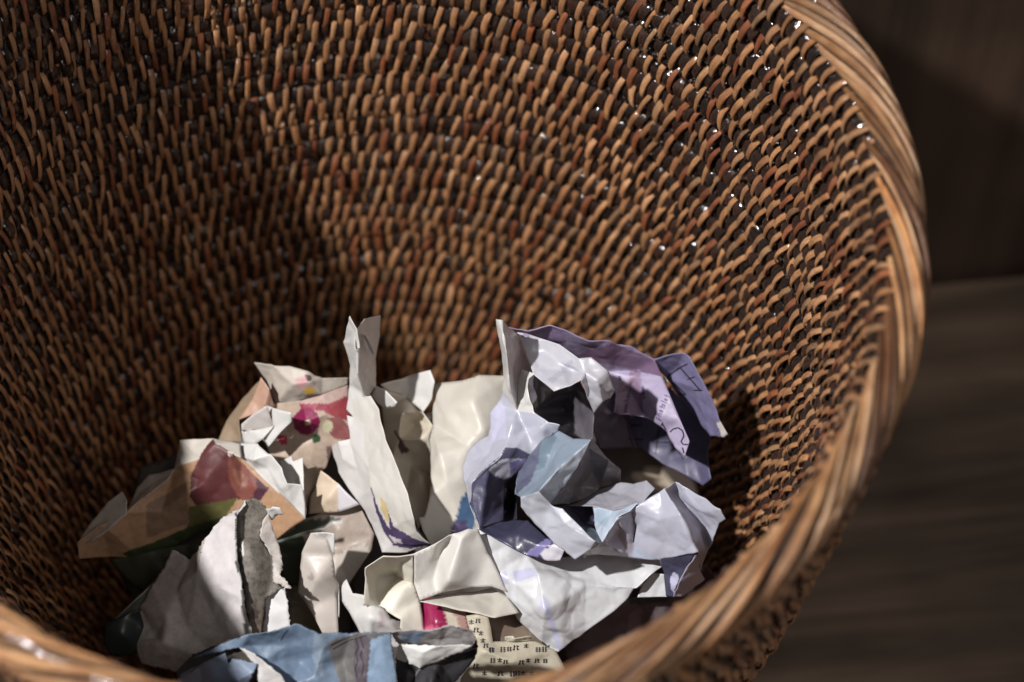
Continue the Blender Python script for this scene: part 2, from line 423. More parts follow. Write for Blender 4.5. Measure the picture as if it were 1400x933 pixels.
    E = np.concatenate([F[:, [0, 1]], F[:, [1, 2]], F[:, [2, 0]]]); Es = np.sort(E, axis=1)
    uq, cn = np.unique(Es, axis=0, return_counts=True); bnd = np.zeros(n, bool); be = uq[cn == 1]; bnd[be.ravel()] = True
    for it in range(smooth):                                    # round the folds a little
        acc = np.zeros((n, 3)); deg = np.zeros(n)
        np.add.at(acc, uq[:, 0], VA[uq[:, 1]]); np.add.at(acc, uq[:, 1], VA[uq[:, 0]]); np.add.at(deg, uq[:, 0], 1); np.add.at(deg, uq[:, 1], 1)
        av = acc/np.maximum(deg, 1)[:, None]; VA = np.where(bnd[:, None], VA, VA*.45+av*.55)
    fn = np.cross(VA[F[:, 1]]-VA[F[:, 0]], VA[F[:, 2]]-VA[F[:, 0]]); vn = np.zeros((n, 3))
    sg = np.sign((fn*(CAM-VA[F[:, 0]])).sum(1)); fl = sg < 0; F[fl] = F[fl][:, ::-1]; fn[fl] *= -1
    for k in range(3): np.add.at(vn, F[:, k], fn)
    vn /= np.linalg.norm(vn, axis=1)[:, None]+1e-12
    disp = crumple(VA, .021, coarse*1.3, key)+crumple(VA, .010, fine*1.9, key+1)+crumple(VA, .0055, fine*.8, key+2)
    lowf = .0006*np.sin(VA[:, 0]*170+key)*np.sin(VA[:, 1]*150+key*2)
    VA = VA+vn*(disp+lowf)[:, None]
    if ragged:
        rg = np.random.default_rng(key); jit = rg.normal(0, ragged, (n, 3)); VA = np.where(bnd[:, None], VA+jit, VA)
    o = mesh_np(name, VA, F, m, parent, C, True)
    if thick:
        md = o.modifiers.new('thickness', 'SOLIDIFY'); md.thickness = thick*2; md.offset = 0
    if parent is None:
        o['label'] = label; o['category'] = cat
        if group: o['group'] = group
    BV[o.name] = BVHTree.FromPolygons([tuple(v) for v in VA], [tuple(int(x) for x in f) for f in F])
    return o
BV = {}
def strokes(o, name, lines, wpx, m, lift=.0003):
    """pen strokes printed on the page: ribbons laid on its surface"""
    bv = BV[o.name]; V, F = [], []
    for ln in lines:
        P = np.array(ln, float); seg = np.linalg.norm(np.diff(P, axis=0), axis=1); tl = seg.sum(); n = max(2, int(tl/1.6)); t = np.linspace(0, tl, n+1); cs = np.concatenate([[0], np.cumsum(seg)])
        X = np.interp(t, cs, P[:, 0]); Y = np.interp(t, cs, P[:, 1]); T = np.stack([np.gradient(X), np.gradient(Y)], 1); T /= np.linalg.norm(T, axis=1)[:, None]+1e-9
        prev = None
        for k in range(n+1):
            pair = []
            for sgn in (-.5, .5):
                qx = X[k]-T[k, 1]*wpx*sgn; qy = Y[k]+T[k, 0]*wpx*sgn; d = Vector(ray(qx, qy)).normalized()
                hit, nr, ix, ds = bv.ray_cast(Vector(CAM), d)
                if hit is None: pair = None; break
                pair.append(hit-d*lift)
            if pair and prev and (pair[0]-prev[0]).length < .004: 
                b = len(V); V += [prev[0], prev[1], pair[1], pair[0]]; F.append((b, b+1, b+2, b+3))
            prev = pair
    if F: return mesh_np(name, np.array([tuple(v) for v in V]), F, m, o)

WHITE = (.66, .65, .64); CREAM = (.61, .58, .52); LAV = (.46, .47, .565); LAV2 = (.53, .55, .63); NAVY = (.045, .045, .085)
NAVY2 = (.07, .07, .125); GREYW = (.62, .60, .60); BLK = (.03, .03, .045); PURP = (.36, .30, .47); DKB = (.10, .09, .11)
def circ(x, y, r, n=12, sy=1.0): return [(x+r*math.cos(2*PI*k/n), y+sy*r*math.sin(2*PI*k/n)) for k in range(n)]
GR = 'crumpled papers thrown into the basket'
# --- the lavender page crumpled into a ball, its white underside hanging below
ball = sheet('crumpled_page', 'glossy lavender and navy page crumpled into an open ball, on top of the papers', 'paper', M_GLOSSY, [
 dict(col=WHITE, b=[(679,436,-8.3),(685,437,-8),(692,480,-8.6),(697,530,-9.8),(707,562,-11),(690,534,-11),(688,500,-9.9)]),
 dict(col=(.6,.57,.57), b=[(685,437,-8),(696,449,-9.1),(707,455,-9.9),(716,478,-10.6),(728,509,-11.2),(713,520,-11.4),(707,562,-11),(697,530,-9.8),(692,480,-8.6)]),  # right side of the spike: white paper greyed for its shade
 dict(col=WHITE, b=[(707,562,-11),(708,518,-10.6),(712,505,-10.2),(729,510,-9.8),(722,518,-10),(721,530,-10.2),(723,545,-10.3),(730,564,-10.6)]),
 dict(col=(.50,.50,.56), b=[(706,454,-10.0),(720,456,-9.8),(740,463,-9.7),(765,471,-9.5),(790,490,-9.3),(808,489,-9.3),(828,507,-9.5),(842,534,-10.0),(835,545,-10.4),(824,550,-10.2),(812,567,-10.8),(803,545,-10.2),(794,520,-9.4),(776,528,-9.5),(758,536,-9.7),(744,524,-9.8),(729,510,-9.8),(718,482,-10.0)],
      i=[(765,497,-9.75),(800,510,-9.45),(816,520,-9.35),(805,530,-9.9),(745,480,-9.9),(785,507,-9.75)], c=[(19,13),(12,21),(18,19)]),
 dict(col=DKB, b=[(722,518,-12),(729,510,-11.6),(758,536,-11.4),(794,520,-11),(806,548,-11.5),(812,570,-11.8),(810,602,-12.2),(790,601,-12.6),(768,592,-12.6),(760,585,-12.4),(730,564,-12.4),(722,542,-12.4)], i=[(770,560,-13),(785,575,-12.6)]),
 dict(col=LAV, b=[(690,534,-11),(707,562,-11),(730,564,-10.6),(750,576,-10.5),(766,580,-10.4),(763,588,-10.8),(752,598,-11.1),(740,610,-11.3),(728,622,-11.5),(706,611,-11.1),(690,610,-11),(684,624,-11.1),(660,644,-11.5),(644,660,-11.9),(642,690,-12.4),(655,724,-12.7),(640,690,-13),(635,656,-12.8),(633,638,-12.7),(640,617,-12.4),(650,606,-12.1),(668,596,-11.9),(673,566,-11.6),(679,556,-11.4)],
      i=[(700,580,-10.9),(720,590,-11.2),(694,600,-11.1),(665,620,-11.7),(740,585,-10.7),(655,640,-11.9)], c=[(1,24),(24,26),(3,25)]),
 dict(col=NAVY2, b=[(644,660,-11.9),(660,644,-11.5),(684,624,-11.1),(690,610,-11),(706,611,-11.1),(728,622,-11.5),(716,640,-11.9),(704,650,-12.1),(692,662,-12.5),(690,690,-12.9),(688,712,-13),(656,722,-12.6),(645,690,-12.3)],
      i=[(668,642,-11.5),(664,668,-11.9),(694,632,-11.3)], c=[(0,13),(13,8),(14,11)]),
 dict(col=BLK, b=[(692,660,-13.4),(704,645,-13),(728,620,-12.6),(722,630,-12.8),(708,650,-13.2),(706,680,-13.4),(706,716,-13.2),(686,716,-13.4),(656,722,-13.2)], i=[(696,690,-14)]),  # black sheet put into the gap to stand for its shade
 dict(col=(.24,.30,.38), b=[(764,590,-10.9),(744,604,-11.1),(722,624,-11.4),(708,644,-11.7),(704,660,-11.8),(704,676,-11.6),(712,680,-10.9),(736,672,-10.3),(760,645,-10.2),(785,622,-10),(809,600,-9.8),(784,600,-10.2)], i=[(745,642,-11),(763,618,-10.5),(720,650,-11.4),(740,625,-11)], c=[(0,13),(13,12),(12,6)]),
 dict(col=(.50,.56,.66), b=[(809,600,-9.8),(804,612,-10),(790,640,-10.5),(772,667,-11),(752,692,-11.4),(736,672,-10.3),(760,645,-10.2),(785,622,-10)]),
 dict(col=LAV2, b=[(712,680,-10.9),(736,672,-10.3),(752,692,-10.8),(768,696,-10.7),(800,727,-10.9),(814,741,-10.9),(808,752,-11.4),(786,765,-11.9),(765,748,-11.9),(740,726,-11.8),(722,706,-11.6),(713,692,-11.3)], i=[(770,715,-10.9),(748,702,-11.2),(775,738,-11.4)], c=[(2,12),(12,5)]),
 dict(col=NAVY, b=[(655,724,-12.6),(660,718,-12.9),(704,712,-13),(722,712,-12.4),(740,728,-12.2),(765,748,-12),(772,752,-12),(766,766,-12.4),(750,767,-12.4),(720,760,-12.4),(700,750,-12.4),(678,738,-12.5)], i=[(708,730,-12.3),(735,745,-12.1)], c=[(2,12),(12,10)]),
 dict(col=(.24,.23,.25), b=[(809,600,-9.9),(832,630,-11.2),(849,644,-12),(849,662,-12.6),(820,668,-13),(794,684,-13),(778,690,-12.6),(752,692,-11.6),(772,667,-11.6),(790,640,-11.2),(804,612,-10.3)], i=[(810,645,-12.6),(795,665,-13)]),  # pale inside of the hollow, its shade painted as dark grey
 dict(col=(.36,.36,.42), b=[(778,690,-12.6),(794,684,-12.8),(820,668,-12.6),(849,660,-12.2),(866,661,-12),(884,657,-11.6),(895,667,-11.5),(878,688,-11.6),(858,694,-11.6),(840,700,-11.7),(810,692,-11.9)], i=[(850,676,-12.1)]),  # lavender greyed down for the shade at the edge of the hollow
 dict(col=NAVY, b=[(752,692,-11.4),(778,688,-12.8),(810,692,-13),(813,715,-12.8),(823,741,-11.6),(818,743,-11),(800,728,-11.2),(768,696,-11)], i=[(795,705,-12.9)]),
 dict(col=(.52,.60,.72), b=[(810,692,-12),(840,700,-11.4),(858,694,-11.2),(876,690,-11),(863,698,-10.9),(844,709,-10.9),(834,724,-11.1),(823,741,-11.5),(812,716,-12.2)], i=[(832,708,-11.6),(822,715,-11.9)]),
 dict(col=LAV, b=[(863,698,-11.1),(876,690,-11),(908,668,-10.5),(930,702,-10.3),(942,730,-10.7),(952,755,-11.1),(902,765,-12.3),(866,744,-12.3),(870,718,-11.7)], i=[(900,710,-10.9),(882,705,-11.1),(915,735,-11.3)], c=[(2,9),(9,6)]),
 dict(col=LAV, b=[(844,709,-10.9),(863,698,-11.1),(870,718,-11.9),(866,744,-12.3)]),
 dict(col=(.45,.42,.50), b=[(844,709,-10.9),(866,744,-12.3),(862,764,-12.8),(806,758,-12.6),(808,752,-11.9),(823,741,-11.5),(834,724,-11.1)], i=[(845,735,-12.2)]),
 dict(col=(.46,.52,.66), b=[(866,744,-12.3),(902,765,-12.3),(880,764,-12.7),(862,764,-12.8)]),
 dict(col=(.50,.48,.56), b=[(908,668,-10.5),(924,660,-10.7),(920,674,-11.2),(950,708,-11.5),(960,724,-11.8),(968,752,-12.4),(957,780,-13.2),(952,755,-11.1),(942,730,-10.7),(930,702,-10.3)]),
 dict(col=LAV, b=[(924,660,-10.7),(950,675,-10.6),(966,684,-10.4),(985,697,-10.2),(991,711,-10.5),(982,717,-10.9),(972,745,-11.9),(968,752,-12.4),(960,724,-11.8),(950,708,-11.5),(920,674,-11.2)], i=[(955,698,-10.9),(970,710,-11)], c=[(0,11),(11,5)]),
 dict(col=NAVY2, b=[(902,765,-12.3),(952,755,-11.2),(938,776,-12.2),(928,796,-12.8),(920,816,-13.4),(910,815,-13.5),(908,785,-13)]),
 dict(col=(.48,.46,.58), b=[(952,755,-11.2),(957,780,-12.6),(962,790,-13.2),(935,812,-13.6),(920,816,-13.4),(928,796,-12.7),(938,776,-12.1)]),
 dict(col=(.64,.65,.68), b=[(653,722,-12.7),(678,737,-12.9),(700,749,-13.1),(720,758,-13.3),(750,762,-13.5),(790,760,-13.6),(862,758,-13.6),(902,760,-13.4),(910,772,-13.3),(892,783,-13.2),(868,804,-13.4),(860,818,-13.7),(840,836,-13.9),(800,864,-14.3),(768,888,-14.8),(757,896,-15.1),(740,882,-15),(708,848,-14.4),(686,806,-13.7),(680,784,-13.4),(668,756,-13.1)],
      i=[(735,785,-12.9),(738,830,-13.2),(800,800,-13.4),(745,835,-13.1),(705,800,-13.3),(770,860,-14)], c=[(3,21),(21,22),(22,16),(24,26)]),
 dict(col=(.62,.63,.66), b=[(892,784,-13.5),(908,785,-13.5),(912,816,-14),(872,817,-13.9),(876,806,-13.8)]),
], prints=[
 ([(668,642),(690,628),(714,628),(704,648),(692,657),(676,650)], LAV), ([(698,634),(722,626),(708,646),(697,652)], (.20,.18,.38)),
 ([(737,757),(760,742),(772,752),(766,768),(748,768)], (.66,.64,.72)), ([(718,757),(750,733),(757,740),(732,762)], (.22,.20,.42)),
 ([(683,784),(728,776),(735,786),(686,800)], (.52,.53,.70)), ([(742,812),(752,828),(770,888),(764,890),(744,836),(738,830)], (.55,.56,.74)),
 ([(690,760),(700,766),(708,850),(700,838)], (.70,.71,.76)), ([(757,590),(762,600),(745,640),(724,650),(722,630)], (.16,.22,.28)),
 ([(745,604),(722,624),(706,645),(705,676),(724,660),(740,630)], (.12,.13,.20)), ([(673,556),(690,556),(692,600),(672,604)], (.52,.52,.68)),
 ([(735,480),(742,478),(748,498),(742,520),(735,516)], (.50,.50,.57)), ([(748,520),(780,492),(784,496),(756,526)], (.42,.42,.50)), ([(715,455),(724,456),(722,462),(713,460)], (.3,.24,.36)),
 ([(835,700),(815,695),(812,712),(830,722)], (.40,.50,.62)), ([(916,790),(924,780),(930,792),(920,812)], (.55,.53,.72)),
], key=5, fine=.0006, coarse=.0005, res=.0006, smooth=3)

# --- purple page with lettering behind the ball
purple = sheet('crumpled_page', 'purple page with black lettering, leaning on the woven wall', 'paper', M_NEWS, [
 dict(col=(.33,.28,.43), b=[(692,449,-10.4),(706,453,-10.5),(722,455,-10.5),(752,447,-10.2),(775,453,-10.3),(805,464,-10.5),(834,466,-10.7),(845,472,-11),(862,474,-11.1),(880,486,-11.4),(894,494,-11.6),(905,515,-12),(866,508,-12.4),(830,508,-12.5),(800,492,-12.3),(765,475,-11.8),(740,466,-11.3),(715,460,-10.9)], i=[(790,468,-11),(840,485,-11.5)], c=[(4,18),(18,19),(19,10)]),
 dict(col=(.42,.37,.53), b=[(820,496,-12.9),(830,508,-12.5),(866,508,-12.4),(894,502,-12.2),(905,515,-12),(916,540,-11.8),(930,575,-12),(942,604,-12.3),(936,625,-12.7),(922,612,-12.8),(912,591,-12.7),(895,577,-12.6),(870,569,-12.7),(846,567,-12.8),(838,562,-12.9),(842,540,-12.9),(826,520,-13)], i=[(862,535,-12.9),(868,515,-12.3),(888,540,-12.2),(880,565,-12.9),(905,570,-12.1)], c=[(1,18),(17,13),(4,19),(19,20)]),
 dict(col=(.19,.175,.31), b=[(880,486,-11.5),(894,494,-11.6),(912,486,-11.4),(935,482,-11.2),(943,488,-11.2),(950,505,-11.3),(970,545,-11.8),(982,572,-12.2),(995,594,-12.6),(990,599,-12.8),(970,597,-13.2),(950,572,-13.4),(930,545,-13.2),(912,518,-12.7)], i=[(945,530,-12.1),(925,505,-12.2),(960,570,-12.7)], c=[(4,14),(14,16)]),  # same purple page, darkened where it lies in the shadow of the ball
 dict(col=(.09,.085,.16), b=[(846,560,-14.6),(880,545,-14),(916,530,-13.2),(930,545,-13.3),(950,572,-13.5),(970,598,-13.8),(966,625,-14.2),(973,655,-14.4),(962,664,-14.8),(940,652,-14.9),(905,634,-14.9),(880,615,-14.9),(858,600,-15)], i=[(935,610,-14.6),(955,640,-14.6)]),  # inside of the page, colour lowered to carry its shade
 dict(col=(.10,.08,.12), b=[(795,488,-12.9),(840,503,-13.2),(850,560,-13.8),(872,612,-15),(820,615,-14.6),(800,560,-13.8)]),  # dark patch added behind the gap, shade put into its colour
], prints=[
 ([(838,470),(894,494),(906,515),(870,506),(840,500),(790,486),(800,478)], (.20,.13,.22)), ([(752,447),(775,453),(768,468),(740,462)], (.36,.28,.50)),  # dark band below the top edge is shade painted with the prints
 ([(860,506),(876,508),(884,566),(862,570)], (.30,.22,.33)), ([(984,575),(996,594),(988,600),(980,580)], (.66,.62,.60)),
 ([(846,524),(860,520),(862,565),(842,566)], (.36,.27,.34)),
], key=21, fine=.0004, coarse=.0009, res=.0007)
strokes(purple, 'lettering', [
 [(906,584),(912,596),(918,610)],[(895,605),(917,605)],[(906,578),(900,592),(896,622)],[(906,580),(920,606),(934,628)],
 [(916,591),(920,587),(927,585),(933,589),(935,596),(931,604),(934,608),(942,608)],[(933,612),(935,620)],
 [(858,583),(878,581)],[(858,600),(880,601)],[(858,583),(866,612)],
 [(912,515),(938,540)],[(912,515),(930,503)],[(930,503),(945,520),(958,535)],[(925,505),(940,498)],[(940,519),(951,515)],[(948,534),(960,534)],[(938,540),(920,538)],
], 1.7, M_INK)
def tiny_text(cx, cy, ang, h, word):
    # small rows of condensed letters, one or two strokes each
    G = {'w': [[(0,0),(.2,1),(.4,.2),(.6,1),(.8,0)]], 'h': [[(0,-.5),(0,1)],[(0,.4),(.35,.2),(.6,.4),(.6,1)]], 'a': [[(.6,.2),(.1,.3),(.1,.9),(.6,.9)],[(.6,.1),(.6,1)]], 'n': [[(0,.1),(0,1)],[(0,.4),(.35,.1),(.6,.4),(.6,1)]],
         'o': [[(.3,.1),(0,.5),(.3,1),(.6,.5),(.3,.1)]], 't': [[(.3,-.3),(.3,.9),(.55,1)],[(.1,.2),(.55,.2)]], 'p': [[(0,.1),(0,1.5)],[(0,.3),(.4,.1),(.6,.5),(.4,.9),(0,.8)]], 'l': [[(.2,-.5),(.2,1)]], 'u': [[(0,.1),(.1,.9),(.5,.9),(.6,.1)],[(.6,.1),(.6,1)]], '.': [[(.2,.9),(.25,1.02)]], 'm': [[(0,1),(0,.1),(.3,.3),(.4,1)],[(.4,.3),(.8,.2),(.8,1)]]}
    R = []; x = 0; ca, sa = math.cos(math.radians(ang)), math.sin(math.radians(ang))
    for ch in word:
        for ln in G.get(ch, []): R.append([(cx+((x+p*.8)*ca-q*sa)*h, cy+((x+p*.8)*sa+q*ca)*h) for p, q in ln])
        x += .85 if ch not in 'l.t' else .5
    return R
strokes(purple, 'small_print', tiny_text(852,564,-80,5.2,'www.hanul') + tiny_text(896,572,-66,6.2,'photolot') + tiny_text(878,545,-97,4.6,'ntumn') + tiny_text(846,522,-100,4,'.mo'), 1.2, M_INKV)

# --- white page with standing spike
sheet('crumpled_paper', 'tall white paper twist standing up in a spike, purple petal printed at its foot', 'paper', M_PAPER, [
 dict(col=WHITE, b=[(479,432,-9.2),(487,452,-9.4),(489,480,-9.9),(489,510,-10.6),(498,542,-11.6),(480,546,-12.1),(473,560,-12.5),(475,528,-12),(477,500,-11.5),(470,468,-10.8)], i=[(480,470,-10)]),
 dict(col=(.66,.62,.59), b=[(487,452,-9.6),(496,436,-10.1),(522,432,-11.4),(520,456,-11.8),(514,490,-12.2),(514,528,-12.6),(506,541,-12.2),(498,542,-11.6),(489,510,-10.6),(489,480,-9.9)], i=[(500,480,-11)]),  # flange turned from the lamp, its shade mixed into the white
 dict(col=WHITE, b=[(494,458,-10.1),(500,462,-9.9),(511,484,-10.7),(509,487,-11.2)]),
 dict(col=(.66,.64,.60), b=[(473,560,-12.5),(480,546,-12.1),(498,542,-11.6),(506,541,-11.5),(518,560,-11.5),(526,598,-11.5),(538,628,-11.5),(558,676,-11.6),(567,708,-11.9),(570,726,-12.5),(588,744,-13),(560,746,-13.5),(540,742,-13.6),(526,724,-13.4),(516,700,-13.1),(508,668,-12.8),(505,640,-12.6),(497,580,-12.3),(482,570,-12.5)], i=[(520,620,-11.9),(540,680,-12.1)]),
 dict(col=(.64,.62,.61), b=[(474,568,-12.6),(482,570,-12.5),(497,580,-12.3),(505,640,-12.6),(508,668,-12.8),(516,700,-13.1),(526,724,-13.4),(540,742,-13.6),(588,744,-13.2),(556,756,-13.9),(522,756,-14),(510,728,-13.9),(498,700,-13.8),(488,684,-13.8),(464,646,-13.8),(452,612,-13.6),(462,604,-12.9),(480,600,-12.8)], i=[(468,628,-13.2),(490,640,-13.1),(495,670,-13.5)], c=[(18,19),(19,3)]),
], prints=[
 ([(507,664),(513,684),(520,703),(530,720),(546,734),(590,745),(562,750),(538,746),(524,728),(514,702)], (.07,.05,.12)),
 ([(528,690),(532,703),(539,720),(556,730),(590,745),(560,744),(545,736),(533,722)], (.09,.06,.15)),
 ([(520,680),(528,688),(533,712),(528,714),(522,700)], (.62,.50,.26)), ([(532,732),(548,738),(552,744),(540,742)], (.6,.55,.6)),
], key=31, res=.0006)
# --- cream page
sheet('crumpled_paper', 'large cream paper with smooth bulging face and a blue print mark, left of the ball', 'paper', M_PAPER, [
 dict(col=CREAM, b=[(592,524,-12.9),(632,520,-12.3),(654,513,-12),(695,513,-12),(705,560,-12.4),(700,640,-13.4),(680,728,-14),(632,728,-14),(612,735,-13.9),(592,747,-13.7),(578,724,-13.5),(573,708,-13.4),(581,706,-13.4),(588,676,-13.3),(590,650,-13.3),(587,604,-13.4),(592,580,-13.3)], i=[(645,548,-11.9),(605,560,-12.7),(640,610,-12.5),(610,660,-12.9),(650,650,-12.9),(600,620,-12.6),(660,590,-12.2)], c=[(22,19),(17,2)]),
 dict(col=WHITE, b=[(558,514,-12.9),(588,506,-12.3),(594,522,-12.4),(590,545,-12.8),(578,564,-13.2),(554,542,-13.5)]),
 dict(col=(.62,.58,.54), b=[(520,526,-12.6),(558,514,-12.9),(554,542,-13.5),(530,536,-13.2)]),
 dict(col=WHITE, b=[(514,528,-12.4),(524,532,-12.1),(541,552,-12.1),(540,558,-12.4),(526,562,-12.8),(507,542,-12.8)]),
 dict(col=(.62,.56,.46), b=[(524,532,-12.9),(554,542,-13.5),(578,564,-13.4),(592,582,-13.4),(587,604,-13.6),(590,650,-14.4),(589,700,-14.8),(572,724,-14.9),(556,676,-14.8),(536,628,-14.4),(524,598,-14.2),(522,562,-13.8)], i=[(550,565,-12.9),(565,580,-14.2),(575,600,-13.4),(545,600,-13.5),(562,632,-14.8),(575,650,-14)], c=[(12,13),(14,15),(16,17)]),  # cream turned browner to paint the shade between the folds
], prints=[([(642,670),(630,684),(620,728),(646,728),(650,700)], (.05,.11,.22)), ([(620,712),(616,735),(640,735),(640,712)], (.05,.03,.10)), ([(538,590),(545,596),(560,620),(548,622)], (.10,.05,.05))], key=41)
# --- white folded paper under the ball
sheet('crumpled_paper', 'white paper folded like a small tent with an open cave at its left end', 'paper', M_PAPER, [
 dict(col=(.68,.66,.63), b=[(566,756,-12.6),(600,742,-12.3),(620,730,-12.3),(640,723,-12.2),(655,724,-12.3),(668,756,-12.9),(682,784,-13.3),(694,810,-13.7),(672,802,-13.5),(644,804,-13.5),(600,812,-13.6),(574,821,-13.6),(566,798,-13.4)], i=[(606,748,-12.8),(612,795,-12.8),(630,738,-12.2),(594,790,-13.5),(660,775,-13.1),(585,770,-13)], c=[(13,16),(15,14),(0,18)]),
 dict(col=CREAM, b=[(574,822,-13.7),(600,814,-14),(644,808,-14.2),(672,804,-14.2),(694,815,-13.9),(710,838,-13.9),(676,846,-13.7),(640,838,-13.7),(605,829,-13.7)]),
 dict(col=(.78,.75,.66), b=[(501,778,-12.9),(524,760,-12.6),(566,756,-12.6),(566,798,-14.2),(574,822,-14.6),(582,868,-15),(545,870,-15.1),(548,847,-14.5),(535,840,-14.5),(520,831,-14.5),(497,829,-14.2)], i=[(540,788,-15),(516,790,-14.6),(553,802,-14.2),(508,815,-13.9),(550,765,-13.2),(516,815,-14.6)], c=[(0,12),(12,11),(11,13),(14,16)]),
], key=51)
sheet('paper_scrap', 'glossy magenta and cream paper scrap showing under the white folded tent', 'paper', M_GLOSSY, [
 dict(col=(.30,.012,.08), b=[(570,816,-14.9),(590,816,-14.6),(612,822,-14.6),(636,834,-14.7),(646,880,-15),(640,900,-15.2),(580,900,-15.2)], i=[(596,850,-14.5)]),
], prints=[([(602,815),(612,822),(630,862),(634,900),(618,900),(612,860)], (.66,.60,.50)), ([(612,822),(640,834),(648,900),(634,900),(629,860)], (.50,.30,.27)), ([(580,858),(600,856),(612,870),(600,890),(582,885)], (.60,.12,.22))], key=55)
sheet('paper_scrap', 'small white crumpled scrap below the open cave of the folded tent', 'paper', M_PAPER, [
 dict(col=WHITE, b=[(464,800,-14.6),(472,792,-14.4),(480,812,-14.4),(496,814,-14.2),(506,826,-14.3),(522,830,-14.4),(534,846,-14.6),(552,850,-14.8),(556,885,-15.3),(505,885,-15.3),(480,842,-14.9),(464,820,-14.9)], i=[(505,845,-14.3),(520,862,-14.9),(530,852,-14.4)]),
], prints=[([(520,836),(526,846),(524,860),(518,855)], (.5,.42,.44))], key=57)
# --- flower page at the back
sheet('crumpled_page', 'pink and red flower patterned page with rolled top edge, at the back of the pile', 'paper', M_NEWS, [
 dict(col=(.52,.47,.41), b=[(346,498,-13),(372,500,-12.7),(396,501,-12.5),(420,508,-12.4),(440,517,-12.6),(476,517,-12.8),(476,526,-13),(440,540,-13),(400,552,-13.6),(376,552,-13.8),(362,522,-13.6)], i=[(400,525,-12.6),(425,522,-12.3)]),
 dict(col=(.46,.28,.205), b=[(356,516,-12.9),(368,533,-13),(376,556,-13.6),(360,562,-13.5),(326,574,-13.9),(344,546,-13.5)]),
 dict(col=(.30,.22,.15), b=[(352,520,-13.8),(342,548,-13.8),(326,574,-14),(330,604,-14.4),(298,604,-14.8),(310,576,-14.6),(330,545,-14.3)]),
 dict(col=(.46,.36,.29), b=[(374,552,-13.7),(410,548,-13.1),(440,540,-12.9),(476,526,-12.9),(478,568,-13.2),(482,600,-13.6),(455,614,-14),(446,640,-14.6),(420,660,-15),(380,640,-14.8),(362,606,-14.6),(350,575,-14.2)], i=[(419,577,-13.1),(450,565,-13),(430,600,-13.7),(395,590,-14)]),
], prints=[
 ([(406,549),(440,538),(478,526),(478,548),(452,558),(436,548),(410,556)], (.46,.33,.30)), ([(440,556),(478,540),(480,576),(462,572),(446,566)], (.28,.04,.05)),
 ([(408,552),(450,552),(452,562),(412,560)], (.28,.03,.07)),
 ([(446,572),(466,570),(480,588),(480,604),(458,602),(446,588)], (.25,.085,.085)), (circ(419,577,19), (.22,.010,.07)), (circ(420,578,5,8), (.50,.40,.28)), (circ(448,584,7,8,1.3), (.52,.5,.34)), (circ(432,601,6,8), (.03,.07,.03)),
 ([(378,594),(392,596),(394,608),(384,608)], (.40,.04,.09)), (circ(423,535,8,8,.7), (.66,.42,.08)), ([(404,520),(418,514),(420,528),(408,534)], (.6,.36,.36)), (circ(422,517,5,8), (.10,.06,.06)),
 ([(446,612),(458,612),(462,622),(448,634)], (.18,.12,.10)),
], key=61, coarse=.0009, res=.0006)
sheet('paper_scrap', 'small white paper corner folded over itself, in front of the magenta flower', 'paper', M_PAPER, [
 dict(col=(.60,.56,.54), b=[(330,580,-13.2),(348,564,-12.8),(365,554,-12.4),(377,584,-13.2),(350,588,-13.4),(330,589,-13.4)]),
 dict(col=WHITE, b=[(365,554,-12.9),(382,560,-12.4),(399,564,-12.1),(399,577,-12.4),(385,592,-12.9),(368,611,-13.4),(361,600,-13.4),(377,584,-13.1)]),
 dict(col=WHITE, b=[(330,589,-13.5),(350,588,-13.3),(377,584,-13),(361,600,-13.2),(348,608,-13.6),(333,607,-13.8)]),
], key=63)
